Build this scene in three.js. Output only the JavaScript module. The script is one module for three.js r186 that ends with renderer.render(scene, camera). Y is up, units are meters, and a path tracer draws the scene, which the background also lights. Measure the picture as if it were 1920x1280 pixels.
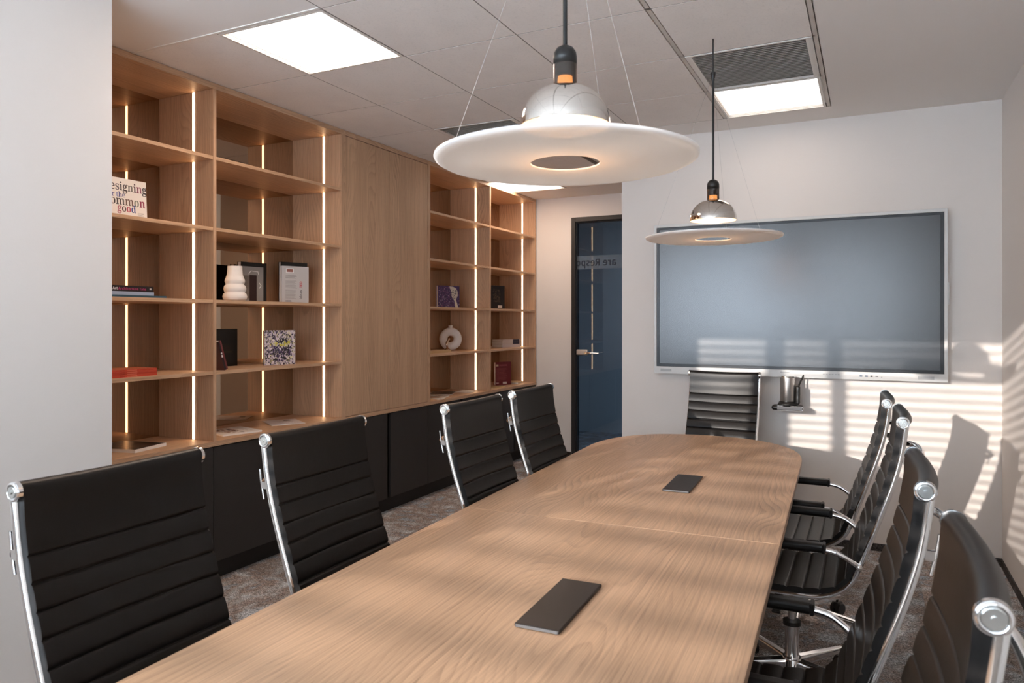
import * as THREE from 'three';
import { RoundedBoxGeometry } from 'three/addons/geometries/RoundedBoxGeometry.js';
import { mergeGeometries } from 'three/addons/utils/BufferGeometryUtils.js';
import { RectAreaLightUniformsLib } from 'three/addons/lights/RectAreaLightUniformsLib.js';

// ---------------------------------------------------------------- camera, sky, sun, exposure
const scene = new THREE.Scene();
const renderer = new THREE.WebGLRenderer({ antialias: true });
renderer.toneMapping = THREE.LinearToneMapping;
renderer.toneMappingExposure = 1.39;
renderer.shadowMap.enabled = true;
RectAreaLightUniformsLib.init();

const EYE = 1.42;                                   // camera height over the carpet
const camera = new THREE.PerspectiveCamera(50.32, 1.5, 0.05, 60);
camera.position.set(0, EYE, 0);
camera.focus = 3.6; camera.userData.fStop = 7;
camera.rotation.y = 0.456786;                       // 26.2 degrees left of the room's long axis
camera.setViewOffset(1920, 1280, 0, 39.25, 1920, 1280);   // shifted lens: verticals stay upright

scene.background = new THREE.Color().setRGB(0.745, 0.88, 1.03);
scene.backgroundIntensity = 9.4;

const SUN = new THREE.Vector3(0.333, -0.197, -1).normalize();   // low sun, from behind the left shoulder
const sun = new THREE.DirectionalLight(0xfff4ea, 4.2);
sun.position.copy(SUN).multiplyScalar(-9).add(new THREE.Vector3(-0.8, 1, -2.5));
sun.target.position.set(-0.8, 1, -2.5);
sun.castShadow = true;
sun.shadow.radius = 0.8;
sun.shadow.mapSize.set(4096, 4096);
Object.assign(sun.shadow.camera, { left: -5, right: 5, top: 4, bottom: -4, near: 0.5, far: 20 });
scene.add(sun, sun.target);

// ---------------------------------------------------------------- helpers
function rngFrom(seed) { let a = seed >>> 0; return () => { a = (a + 0x6D2B79F5) | 0; let t = Math.imul(a ^ (a >>> 15), 1 | a); t = (t + Math.imul(t ^ (t >>> 7), 61 | t)) ^ t; return ((t ^ (t >>> 14)) >>> 0) / 4294967296; }; }
const rnd = rngFrom(20240);
const V3 = (x, y, z) => new THREE.Vector3(x, y, z);
const taken = {};
function numbered(n) { taken[n] = (taken[n] ?? -1) + 1; return taken[n] ? `${n}_${String(taken[n]).padStart(3, '0')}` : n; }
function tag(o, label, category, group) { o.userData = { label, category }; if (group) o.userData.group = group; return o; }
function thing(name, label, category, at = [0, 0, 0], group) {
  const o = new THREE.Group(); o.name = numbered(name); o.position.set(...at); scene.add(o); return tag(o, label, category, group);
}
function struct(name) { const o = new THREE.Group(); o.name = name; o.userData = { kind: 'structure' }; scene.add(o); return o; }
function part(name, geo, mat, parent, label) {
  const m = new THREE.Mesh(geo, mat); m.name = name; m.castShadow = m.receiveShadow = true; parent.add(m);
  if (label) m.userData.label = label; return m;
}
// part whose geometry is given in room coordinates, under an unrotated thing
function wpart(name, geo, mat, parent, label) {
  let p = parent, off = V3(0, 0, 0); while (p && p !== scene) { off.add(p.position); p = p.parent; }
  geo.translate(-off.x, -off.y, -off.z); return part(name, geo, mat, parent, label);
}
const merge = (...g) => mergeGeometries(g.flat().map((q) => { const n = q.index ? q.toNonIndexed() : q; for (const k of Object.keys(n.attributes)) if (!['position', 'normal', 'uv'].includes(k)) n.deleteAttribute(k); return n; }));
function box(x0, x1, y0, y1, z0, z1, r = 0) {
  const w = x1 - x0, h = y1 - y0, d = z1 - z0;
  const g = r ? new RoundedBoxGeometry(w, h, d, 2, Math.min(r, w / 2.01, h / 2.01, d / 2.01)) : new THREE.BoxGeometry(w, h, d);
  return g.translate((x0 + x1) / 2, (y0 + y1) / 2, (z0 + z1) / 2);
}
// uv in metres, v running along the grain axis
function grain(g, axis, tu, tv, ou = rnd() * 3, ov = rnd() * 3) {
  const p = g.attributes.position, n = g.attributes.normal, uv = new Float32Array(p.count * 2), A = { x: 0, y: 1, z: 2 }[axis];
  for (let i = 0; i < p.count; i++) {
    const P = [p.getX(i), p.getY(i), p.getZ(i)], N = [Math.abs(n.getX(i)), Math.abs(n.getY(i)), Math.abs(n.getZ(i))];
    const k = N.indexOf(Math.max(...N)); let v = A, u;
    if (k === A) { v = (A + 1) % 3; u = (A + 2) % 3; } else u = 3 - A - k;
    uv[2 * i] = (P[u] + ou) / tu; uv[2 * i + 1] = (P[v] + ov) / tv;
  }
  g.setAttribute('uv', new THREE.BufferAttribute(uv, 2)); return g;
}
const TU = 0.8, TV = 3.2;                           // size of the oak texture in metres
const wbox = (x0, x1, y0, y1, z0, z1, axis, r = 0.0012) => grain(box(x0, x1, y0, y1, z0, z1, r), axis, TU, TV);
const tube = (pts, r, seg = 24, rad = 8, closed = false) => new THREE.TubeGeometry(new THREE.CatmullRomCurve3(pts.map((q) => Array.isArray(q) ? V3(...q) : q), closed, 'centripetal'), seg, r, rad, closed);
const lathe = (pts, seg = 48) => new THREE.LatheGeometry(pts.map(([a, b]) => new THREE.Vector2(a, b)), seg);
const cyl = (r0, r1, h, seg = 24) => new THREE.CylinderGeometry(r0, r1, h, seg);
function rod(a, b, r, seg = 10) { const A = V3(...a), B = V3(...b), d = B.clone().sub(A), g = cyl(r, r, d.length(), seg); g.applyQuaternion(new THREE.Quaternion().setFromUnitVectors(V3(0, 1, 0), d.normalize())); const c = A.add(B).multiplyScalar(0.5); return g.translate(c.x, c.y, c.z); }

// ---------------------------------------------------------------- computed textures
function lattice(nx, ny, seed) {
  const r = rngFrom(seed), L = new Float32Array(nx * ny); for (let i = 0; i < L.length; i++) L[i] = r();
  return (u, v) => {                                // u, v in 0..1, periodic
    let x = u * nx, y = v * ny; const xi = Math.floor(x), yi = Math.floor(y); x -= xi; y -= yi; x = x * x * (3 - 2 * x); y = y * y * (3 - 2 * y);
    const a = ((xi % nx) + nx) % nx, b = (a + 1) % nx, c = (((yi % ny) + ny) % ny) * nx, d = (((((yi % ny) + ny) % ny) + 1) % ny) * nx;
    return (L[c + a] * (1 - x) + L[c + b] * x) * (1 - y) + (L[d + a] * (1 - x) + L[d + b] * x) * y;
  };
}
function dataTex(w, h, fn, srgb = true) {
  const D = new Uint8Array(w * h * 4); const o = [0, 0, 0];
  for (let j = 0; j < h; j++) for (let i = 0; i < w; i++) { fn((i + 0.5) / w, (j + 0.5) / h, o); const k = 4 * (j * w + i); D[k] = Math.max(0, Math.min(255, o[0])); D[k + 1] = Math.max(0, Math.min(255, o[1])); D[k + 2] = Math.max(0, Math.min(255, o[2])); D[k + 3] = 255; }
  const t = new THREE.DataTexture(D, w, h); t.wrapS = t.wrapT = THREE.RepeatWrapping; t.magFilter = THREE.LinearFilter; t.minFilter = THREE.LinearMipmapLinearFilter; t.generateMipmaps = true; t.needsUpdate = true;
  if (srgb) t.colorSpace = THREE.SRGBColorSpace; return t;
}
function canvasTex(w, h, draw) { const c = document.createElement('canvas'); c.width = w; c.height = h; draw(c.getContext('2d'), w, h); const t = new THREE.CanvasTexture(c); t.colorSpace = THREE.SRGBColorSpace; t.magFilter = THREE.LinearFilter; return t; }

// oak veneer: growth rings drawn out along v, pores and fibres, broad tone bands
const oakMap = (() => {
  const w1 = lattice(3, 2, 11), w2 = lattice(7, 5, 12), w3 = lattice(16, 14, 13), f1 = lattice(420, 26, 14), f2 = lattice(190, 9, 15), band = lattice(9, 2, 16), pore = lattice(512, 90, 17), w4 = lattice(5, 9, 18);
  return dataTex(1024, 2048, (u, v, o) => {
    const warp = 7.5 * w1(u, v) + 2.6 * w2(u, v) + 0.55 * w3(u, v) + 2.0 * w4(u, v);
    const g = 46 * u + 2.4 * warp, s = g - Math.floor(g);
    const ring = Math.pow(s, 2.6) * (0.25 + 0.95 * band(u + 0.3, v) * w4(u + 0.4, v + 0.2) * 1.6) * (s > 0.9 ? (1 - s) / 0.1 : 1);
    const fib = f1(u, v) - 0.5, fb2 = f2(u, v) - 0.5, pr = Math.max(0, pore(u, v) - 0.72) * (0.4 + ring);
    const k = 1.01 + 0.09 * fib + 0.09 * fb2 + 0.06 * (band(u, v) - 0.5) - 0.15 * ring - 0.42 * pr;
    o[0] = 197 * k; o[1] = 160 * (k * 1.05 - 0.05); o[2] = 129 * (k * 1.1 - 0.1);
  });
})();
function carpetMap(seed, tint) {
  const a = lattice(6, 5, seed), b = lattice(24, 24, seed + 1), c = lattice(110, 110, seed + 2), d = lattice(256, 256, seed + 3), e = lattice(3, 8, seed + 4);
  return dataTex(512, 512, (u, v, o) => {
    const p = a(u, v) * 0.55 + e(u, v) * 0.45, q = b(u, v), f = (c(u, v) - 0.5) * 0.55 + (d(u, v) - 0.5) * 0.95;
    const m = Math.max(0, Math.min(1, (p - 0.42) * 3.4 + (q - 0.5) * 0.7)), blue = Math.max(0, Math.min(1, (0.36 - p) * 5 + (q - 0.5)));
    const k = 1 + f;
    for (let i = 0; i < 3; i++) { const brown = [108, 95, 87][i], grey = [132, 131, 130][i], bl = [112, 130, 145][i]; let col = brown * (1 - m) + grey * m; col = col * (1 - blue * 0.55) + bl * blue * 0.55; o[i] = col * k * tint; }
  });
}
const carpetMaps = [carpetMap(101, 0.92), carpetMap(131, 1.0), carpetMap(171, 0.84), carpetMap(211, 0.96)];
const fissureMap = (() => { const a = lattice(300, 300, 41), b = lattice(90, 90, 42), c = lattice(10, 10, 43); return dataTex(512, 512, (u, v, o) => { const k = 1 - 0.10 * Math.max(0, a(u, v) - 0.62) - 0.10 * Math.max(0, b(u, v) - 0.75) + 0.02 * (c(u, v) - 0.5); o[0] = 239 * k; o[1] = 233 * k; o[2] = 228 * k; }); })();
const plasterBump = (() => { const a = lattice(160, 160, 51), b = lattice(50, 50, 52); return dataTex(512, 512, (u, v, o) => { o[0] = o[1] = o[2] = 128 + 70 * (a(u, v) - 0.5) + 60 * (b(u, v) - 0.5); }, false); })();
const leatherBump = (() => { const a = lattice(220, 220, 61), b = lattice(90, 90, 62); return dataTex(512, 512, (u, v, o) => { o[0] = o[1] = o[2] = 128 + 110 * (a(u, v) - 0.5) + 70 * (b(u, v) - 0.5); }, false); })();

// ---------------------------------------------------------------- materials
const std = (o) => new THREE.MeshStandardMaterial(o), phy = (o) => new THREE.MeshPhysicalMaterial(o);
const lin = (r, g, b) => new THREE.Color().setRGB(r, g, b);
const M = {
  oakTable: std({ map: oakMap, color: lin(0.95, 0.97, 0.985), roughness: 0.42, bumpMap: oakMap, bumpScale: 0.0002 }),
  oak: std({ map: oakMap, color: lin(0.98, 0.985, 0.985), roughness: 0.5, bumpMap: oakMap, bumpScale: 0.0002 }),
  wall: std({ color: lin(0.765, 0.715, 0.675), roughness: 0.92, bumpMap: plasterBump, bumpScale: 0.0004 }),
  ceiling: std({ color: lin(0.83, 0.79, 0.755), roughness: 0.95 }),
  tile: std({ map: fissureMap, roughness: 0.97 }),
  tee: std({ color: lin(0.20, 0.17, 0.15), roughness: 0.6 }),
  teeLight: std({ color: lin(0.62, 0.57, 0.52), roughness: 0.5 }),
  whiteMetal: std({ color: lin(0.78, 0.75, 0.71), roughness: 0.45 }),
  ventSlat: std({ color: lin(0.50, 0.47, 0.42), roughness: 0.5 }),
  dark: std({ color: lin(0.012, 0.012, 0.012), roughness: 0.7 }),
  cabinet: std({ color: lin(0.021, 0.0195, 0.0195), roughness: 0.55 }),
  plinth: std({ color: lin(0.008, 0.008, 0.008), roughness: 0.6 }),
  mirror: std({ color: lin(0.47, 0.355, 0.26), metalness: 1, roughness: 0.02 }),
  chrome: std({ color: lin(0.86, 0.87, 0.88), metalness: 1, roughness: 0.09 }),
  capFace: std({ color: lin(0.72, 0.75, 0.74), metalness: 1, roughness: 0.22 }),
  steel: std({ color: lin(0.62, 0.62, 0.62), metalness: 1, roughness: 0.32 }),
  leather: phy({ color: lin(0.0045, 0.0038, 0.0037), roughness: 0.39, specularIntensity: 0.66, bumpMap: leatherBump, bumpScale: 0.0002 }),
  blackPlastic: std({ color: lin(0.011, 0.011, 0.011), roughness: 0.38 }),
  blackFrame: std({ color: lin(0.010, 0.0085, 0.008), roughness: 0.5 }),
  outlet: std({ color: lin(0.020, 0.0155, 0.0145), roughness: 0.42, metalness: 0.2 }),
  tvFrame: std({ color: lin(0.66, 0.66, 0.65), roughness: 0.4 }),
  tvGrille: std({ color: lin(0.42, 0.43, 0.44), roughness: 0.6 }),
  tvBlack: std({ color: lin(0.012, 0.013, 0.016), roughness: 0.3 }),
  screen: phy({ color: lin(0.016, 0.019, 0.024), roughness: 0.26, ior: 1.8 }),
  led: std({ color: 0x000000, emissive: new THREE.Color().setRGB(1.0, 0.80, 0.56), emissiveIntensity: 3.2 }),
  panelGlow: std({ color: 0x222222, emissive: new THREE.Color().setRGB(1.0, 0.985, 0.97), emissiveIntensity: 1.25 }),
  opal: phy({ color: lin(0.88, 0.85, 0.81), transmission: 0.76, roughness: 0.74, thickness: 0, ior: 1.45 }),
  opalRim: phy({ color: lin(0.95, 0.95, 0.95), transmission: 0.4, roughness: 0.35, thickness: 0, ior: 1.45 }),
  domeChrome: std({ color: lin(0.80, 0.77, 0.73), metalness: 1, roughness: 0.03 }),
  domeInside: std({ color: lin(0.9, 0.88, 0.84), roughness: 0.6 }),
  bulb: std({ color: 0x111111, emissive: new THREE.Color().setRGB(1.0, 0.84, 0.64), emissiveIntensity: 2.0 }),
  filament: std({ color: lin(0.35, 0.16, 0.03), emissive: new THREE.Color().setRGB(1.0, 0.52, 0.16), emissiveIntensity: 7.0 }),
  smoke: phy({ color: lin(0.36, 0.30, 0.26), transmission: 0.92, roughness: 0.05, thickness: 0, ior: 1.45 }),
  wire: std({ color: lin(0.45, 0.44, 0.43), metalness: 0.5, roughness: 0.4 }),
  glass: phy({ color: lin(1, 1, 1), transmission: 1, roughness: 0, thickness: 0, ior: 1.5 }),
  doorGlass: phy({ color: lin(0.45, 0.54, 0.60), transmission: 1, roughness: 0, thickness: 0, ior: 1.5 }),
  ceramic: std({ color: lin(0.80, 0.75, 0.71), roughness: 0.75 }),
  paper: std({ color: lin(0.78, 0.74, 0.70), roughness: 0.8 }),
  slat: std({ color: lin(0.72, 0.71, 0.69), roughness: 0.5 }),
  skirting: std({ map: carpetMaps[2], color: lin(0.35, 0.35, 0.36), roughness: 1 }),
};
const carpets = carpetMaps.map((m) => std({ map: m, color: lin(2.2, 2.3, 2.42), roughness: 1, bumpMap: m, bumpScale: 0.002 }));
const flat = (r, g, b, rough = 0.6) => std({ color: lin(r, g, b), roughness: rough });
const printed = (t, rough = 0.5) => std({ map: t, roughness: rough });

// ---------------------------------------------------------------- the room
const CEIL = 2.699, FRONT = -3.16, TVW = -5.02, RW = 0.69, DOORW = -7.03, WIN = 0.95, COR = -1.589;

const floor = struct('floor');
part('screed', box(-3.9, 0.9, -0.12, -0.008, -8.9, 1.3), M.dark, floor);
{
  const g = new THREE.BoxGeometry(0.499, 0.008, 0.499); let k = 0;
  const up = g.attributes.uv; for (let i = 0; i < up.count; i++) up.setXY(i, up.getX(i) * 0.98, up.getY(i) * 0.98);
  for (let z = -8.75; z < 1.0; z += 0.5) for (let x = -3.5; x < 0.9; x += 0.5) {
    const t = part('carpet_tile', g, carpets[Math.floor(rnd() * 4)], floor); t.position.set(x, -0.004, z); t.rotation.y = (k++ % 2) * Math.PI / 2;
  }
}
function wallBox(name, x0, x1, y0, y1, z0, z1, mat = M.wall) { const g = grain(box(x0, x1, y0, y1, z0, z1), 'y', 1, 1); const w = part(name, g, mat, scene); w.userData.kind = 'structure'; return w; }
wallBox('wall_back', COR, RW + 0.16, -0.01, CEIL + 0.1, -7.2, TVW);
wallBox('wall_right', RW, RW + 0.16, -0.01, CEIL + 0.1, TVW, WIN + 0.25);
wallBox('wall_left', -3.78, -3.62, -0.01, CEIL + 0.1, -7.2, -1.25);
wallBox('wall_pillar', -3.62, -2.65, -0.01, CEIL + 0.1, -1.76, -1.25);
{ // the pillar's visible corner runs back to where the shelving begins
  wallBox('wall_pillar_edge', -3.12, -2.65, -0.01, CEIL + 0.1, -1.855, -1.76);
}
wallBox('wall_side', -3.46, -3.3, -0.01, CEIL + 0.1, -1.25, WIN + 0.25);
{ // wall with the glass door: openings built as pieces
  const w = struct('wall_door');
  const g = [box(-3.62, -2.768, -0.01, CEIL + 0.1, -7.18, DOORW), box(-2.768, -1.84, 2.485, CEIL + 0.1, -7.18, DOORW), box(-1.84, COR, -0.01, CEIL + 0.1, -7.18, DOORW)];
  part('wall_face', grain(merge(g), 'y', 1, 1), M.wall, w);
}
{ // window wall behind the camera: three lights between two mullions
  const w = struct('wall_window'), X0 = -3.08, X1 = -1.04, X2 = -0.92, X3 = 0.56, Y0 = 0.85, Y1 = 2.515, z0 = WIN, z1 = WIN + 0.25;
  part('wall_face', grain(merge([box(-3.46, X0, -0.01, CEIL + 0.1, z0, z1), box(X1, X2, -0.01, CEIL + 0.1, z0, z1), box(X3, RW + 0.16, -0.01, CEIL + 0.1, z0, z1), box(X2, X3, Y1, CEIL + 0.1, z0, z1), box(X2, X3, -0.01, Y0, z0, z1), box(X0, X1, Y1, CEIL + 0.1, z0, z1), box(X0, X1, -0.01, Y0, z0, z1)]), 'y', 1, 1), M.wall, w);
  const wn = struct('window_1');
  const m = [[-2.608, -2.51], [-2.248, -2.171]];
  part('window_frame', merge([box(X0, X1, Y0, Y0 + 0.05, 1.07, 1.13), box(X0, X1, Y1 - 0.012, Y1, 1.07, 1.13)]), M.whiteMetal, wn);
  for (const [a, b] of m) part('mullion', box(a, b, Y0 + 0.05, Y1 - 0.012, 1.07, 1.13), M.whiteMetal, wn);
  for (const [a, b] of [[X0, m[0][0]], [m[0][1], m[1][0]], [m[1][1], X1]]) part('pane', box(a, b, Y0 + 0.05, Y1 - 0.012, 1.098, 1.1), M.glass, wn);
  part('window_sill', box(X0, X1, Y0 - 0.03, Y0, 0.88, 1.1, 0.004), M.whiteMetal, wn);
  const bl = thing('venetian_blind', 'pale open slatted blind outside the window with two mullions', 'blind', [(X0 + X1) / 2, Y0, 1.3]);
  const sg = new RoundedBoxGeometry(X1 - X0 + 0.16, 0.0012, 0.062, 1, 0.0005); sg.rotateX(THREE.MathUtils.degToRad(12));
  for (let y = 0; y < Y1 - Y0 + 0.05; y += 0.058) { const s = part('slat', sg, M.slat, bl); s.position.y = y; }
  const w2 = struct('window_2');
  part('window_frame', merge([box(X2, X3, Y0, Y0 + 0.05, 1.07, 1.13), box(X2, X3, Y1 - 0.05, Y1, 1.07, 1.13), box(X2, X2 + 0.05, Y0 + 0.05, Y1 - 0.05, 1.07, 1.13), box(X3 - 0.05, X3, Y0 + 0.05, Y1 - 0.05, 1.07, 1.13)]), M.whiteMetal, w2);
  part('pane', box(X2 + 0.05, X3 - 0.05, Y0 + 0.05, Y1 - 0.05, 1.098, 1.1), M.glass, w2);
  part('window_sill', box(X2, X3, Y0 - 0.03, Y0, 0.88, 1.1, 0.004), M.whiteMetal, w2);
  const b2 = thing('venetian_blind', 'pale slatted blind turned against the sun outside the single-pane window', 'blind', [(X2 + X3) / 2, Y0, 1.3]);
  const s2 = new RoundedBoxGeometry(X3 - X2 + 0.02, 0.0012, 0.062, 1, 0.0005); s2.rotateX(THREE.MathUtils.degToRad(34));
  for (let y = 0; y < Y1 - Y0 + 0.05; y += 0.058) part('slat', s2, M.slat, b2).position.y = y;
}
// skirting strips of carpet
function skirt(name, ...b) { const g = grain(box(...b), 'y', 1, 1); const s = part(name, g, M.skirting, scene); s.userData.kind = 'structure'; }
skirt('baseboard_back', COR, RW - 0.008, 0, 0.045, TVW, TVW + 0.008);
skirt('baseboard_right', RW - 0.008, RW, 0, 0.045, TVW, WIN);
skirt('baseboard_door', FRONT + 0.02, -2.772, 0, 0.06, DOORW, DOORW + 0.008);
skirt('baseboard_corner', COR - 0.008, COR, 0, 0.045, DOORW, TVW);
skirt('baseboard_left', -2.65, -2.642, 0, 0.045, -1.855, -1.25);

// corridor beyond the door
wallBox('wall_corridor', -3.78, 0.85, -0.01, CEIL + 0.1, -8.95, -8.8);
wallBox('wall_corridor_end', -3.78, -3.7, -0.01, CEIL + 0.1, -8.8, -7.2);
wallBox('wall_corridor_far', 0.77, 0.85, -0.01, CEIL + 0.1, -8.8, -7.2);
{
  const c = new THREE.RectAreaLight(0xc4dcff, 20, 0.6, 0.6); c.position.set(-0.7, CEIL - 0.012, -8.0); c.rotation.x = -Math.PI / 2; scene.add(c);
  const t = thing('ceiling_light', 'square light panel in the corridor beyond the glass door', 'light', [-0.7, CEIL - 0.01, -8.0]);
  part('diffuser', box(-0.3, 0.3, 0, 0.008, -0.3, 0.3), M.panelGlow, t);
}

// ---------------------------------------------------------------- ceiling
const ceiling = struct('ceiling');
part('slab', box(-3.9, 0.9, CEIL + 0.022, CEIL + 0.16, -8.95, 1.3), M.ceiling, ceiling);
const GX = [FRONT - 0.02, -2.617, -2.017, -1.417, -0.817, -0.217], GZ = (r) => -2.33 - 0.6 * r;
part('plasterboard', merge([
  box(-0.202, RW, CEIL, CEIL + 0.03, TVW, WIN + 0.01), box(-1.6, -0.202, CEIL, CEIL + 0.03, TVW, GZ(4) - 0.006),
  box(-3.62, COR, CEIL, CEIL + 0.03, -7.1, GZ(7) - 0.006), box(-3.62, -2.02, CEIL - 0.0, CEIL + 0.03, GZ(0) + 0.012, WIN + 0.01),
  box(-3.78, 0.85, CEIL, CEIL + 0.03, -8.95, -7.2),
]), M.ceiling, ceiling);
part('edge_trim', merge([box(-3.2, -2.02, CEIL - 0.004, CEIL + 0.02, GZ(0) + 0.002, GZ(0) + 0.016)]), M.whiteMetal, ceiling);
const special = new Map([['0,1', 'light'], ['6,0', 'light'], ['3,4', 'light'], ['3,1', 'vent'], ['2,4', 'vent']]);
// columns: c = index of the cell between GX[c] and GX[c+1]; c 0 is the strip beside the shelving
for (let c = 0; c < 5; c++) for (let r = -6; r < 7; r++) {
  const x0 = GX[c], x1 = GX[c + 1], z0 = GZ(r + 1), z1 = GZ(r);
  if (c < 2 && r < 0) continue;
  if (x1 > -1.5 && r >= 4) continue;
  if (c === 2 && r >= 4) { part('ceiling_tile', grain(box(x0 + 0.003, COR - 0.004, CEIL, CEIL + 0.014, z0 + 0.003, z1 - 0.003, 0.002), 'z', 0.9, 0.9), M.tile, ceiling); continue; }
  if (special.has(`${r},${c}`)) continue;
  const gl = c === 4 ? 0.014 : 0.003, gr = c >= 3 ? 0.014 : 0.003;
  part('ceiling_tile', grain(box(x0 + gl, x1 - gr, CEIL, CEIL + 0.014, z0 + 0.003, Math.min(z1 - 0.003, WIN)), 'z', 0.9, 0.9), M.tile, ceiling);
}
for (const x of [GX[4], GX[5]]) part('main_runner', box(x - 0.009, x + 0.009, CEIL + 0.001, CEIL + 0.024, GZ(4), WIN), M.teeLight, ceiling);
for (const x of [GX[1], GX[2]]) part('main_runner', box(x - 0.01, x + 0.01, CEIL + 0.0008, CEIL + 0.024, GZ(7), x < -2.2 ? GZ(0) : WIN), M.tee, ceiling);
part('main_runner', box(GX[3] - 0.01, GX[3] + 0.01, CEIL + 0.0008, CEIL + 0.024, GZ(4), WIN), M.tee, ceiling);
for (let r = -5; r <= 7; r++) part('cross_tee', box(r < 0 ? GX[2] : GX[0], r > 4 ? COR : GX[5], CEIL + 0.001, CEIL + 0.024, GZ(r) - 0.01, GZ(r) + 0.01), M.tee, ceiling);

function ceilingLight(c, r, label, power) {
  const x = (GX[c] + GX[c + 1]) / 2, z = (GZ(r) + GZ(r + 1)) / 2, w = (GX[c + 1] - GX[c]) / 2 - (c === 4 ? 0.014 : 0.006), d = 0.294;
  const t = thing('ceiling_light', label, 'ceiling light', [x, CEIL - 0.003, z], 'flat light panels set in the tiled ceiling');
  const ring = (a, b, y0, y1, k) => merge([box(-a, -a + k, y0, y1, -b, b), box(a - k, a, y0, y1, -b, b), box(-a + k, a - k, y0, y1, -b, -b + k), box(-a + k, a - k, y0, y1, b - k, b)]);
  part('frame', ring(w, d, 0, 0.008, 0.012), M.whiteMetal, t);
  part('inner_lip', ring(w - 0.012, d - 0.012, 0.006, 0.02, 0.004), M.teeLight, t);
  part('diffuser', box(-w + 0.014, w - 0.014, 0.017, 0.021, -d + 0.014, d - 0.014), M.panelGlow, t);
  const L = new THREE.RectAreaLight(0xffe0c4, power, 2 * w - 0.05, 2 * d - 0.05); L.position.set(x, CEIL - 0.006 + 0.018, z); L.rotation.x = -Math.PI / 2; scene.add(L);
}
ceilingLight(1, 0, 'square ceiling light panel next to the plain plasterboard strip', 12.0);
ceilingLight(0, 6, 'ceiling light panel against the top of the shelving, close to the glass door', 10.0);
ceilingLight(4, 3, 'ceiling light panel directly beside the air grille over the wall screen', 1.5);
function ceilingVent(c, r, label) {
  const x = (GX[c] + GX[c + 1]) / 2, z = (GZ(r) + GZ(r + 1)) / 2, w = (GX[c + 1] - GX[c]) / 2 - (c === 4 ? 0.014 : 0.005), d = 0.295;
  const t = thing('ceiling_vent', label, 'air grille', [x, CEIL - 0.003, z], 'air grilles set in the tiled ceiling');
  part('frame', merge([box(-w, -w + 0.028, 0, 0.012, -d, d), box(w - 0.028, w, 0, 0.012, -d, d), box(-w + 0.028, w - 0.028, 0, 0.012, -d, -d + 0.014), box(-w + 0.028, w - 0.028, 0, 0.012, d - 0.014, d)]), M.whiteMetal, t);
  part('backing', box(-w + 0.02, w - 0.02, 0.018, 0.023, -d + 0.01, d - 0.01), M.tee, t);
  const g = new THREE.BoxGeometry(2 * w - 0.056, 0.0015, 0.018); g.rotateX(0.6);
  for (let k = 0; k < 24; k++) part('slat', g, M.ventSlat, t).position.set(0, 0.009, -d + 0.028 + k * (2 * d - 0.056) / 23);
}
ceilingVent(4, 2, 'slatted air grille over the wall screen, joined to a light panel');
ceilingVent(1, 3, 'slatted air grille behind the large pendant disc, amid plain tiles');

// ---------------------------------------------------------------- built-in shelving
const BACK = -3.585, SH = [2.295, 1.912, 1.523, 1.138], TH = 0.019, TOP = CEIL - 0.002, CT = 0.77;
const LEDX = -3.31;
function shelving(name, label, bays, outer) {
  const zc = (bays[0][0] + bays[bays.length - 1][1]) / 2;
  const t = thing(name, label, 'bookcase', [(FRONT + BACK) / 2, CT, zc], 'open shelving with light strips');
  wpart('top_panel', wbox(BACK - 0.01, FRONT, TOP - 0.032, TOP, outer[1], outer[0], 'z'), M.oak, t);
  wpart('side_panel', wbox(BACK - 0.01, FRONT, CT, TOP - 0.032, outer[0] - 0.02, outer[0], 'y'), M.oak, t);
  wpart('side_panel', wbox(BACK - 0.01, FRONT, CT, TOP - 0.032, outer[1], outer[1] + 0.02, 'y'), M.oak, t);
  wpart('divider', wbox(BACK, FRONT, CT, TOP - 0.032, bays[1][0], bays[0][1], 'y'), M.oak, t);
  for (const [z1, z0] of bays) {
    wpart('mirror_back', box(BACK - 0.01, BACK, CT, TOP - 0.032, z0, z1), M.mirror, t, 'bronze mirrored back panel');
    for (const y of SH) wpart('shelf', wbox(BACK, FRONT - 0.003, y - TH / 2, y + TH / 2, z0, z1, 'z'), M.oak, t);
    const lv = [CT, ...SH.slice().reverse(), TOP - 0.032];
    for (const far of [true, false]) for (let k = 0; k < 5; k++) {   // a strip on either side panel of the bay
      wpart('light_strip', box(LEDX - 0.007, LEDX + 0.007, lv[k] + (k ? TH / 2 : 0) + 0.002, lv[k + 1] - (k < 4 ? TH / 2 : 0) - 0.002, far ? z0 + 0.0002 : z1 - 0.0032, far ? z0 + 0.0032 : z1 - 0.0002), M.led, t, 'glowing warm white light strip');
      const a = lv[k] + (k ? TH / 2 : 0) + 0.004, b = lv[k + 1] - (k < 4 ? TH / 2 : 0) - 0.004;
      const L = new THREE.RectAreaLight(0xffb469, 5.5, 0.012, b - a); L.position.set(LEDX, (a + b) / 2, far ? z0 + 0.0045 : z1 - 0.0045); L.rotation.y = far ? Math.PI : 0; scene.add(L);
    }
  }
  return t;
}
const BAYS = [[[-1.785, -2.795], [-2.815, -3.850]], [[-4.945, -5.963], [-5.985, -6.985]]];
shelving('open_shelving', 'open oak shelving between the white pillar and the closed oak cupboard', BAYS[0], [-1.765, -3.87]);
shelving('open_shelving', 'open oak shelving between the closed oak cupboard and the glass door', BAYS[1], [-4.925, -7.005]);
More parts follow.
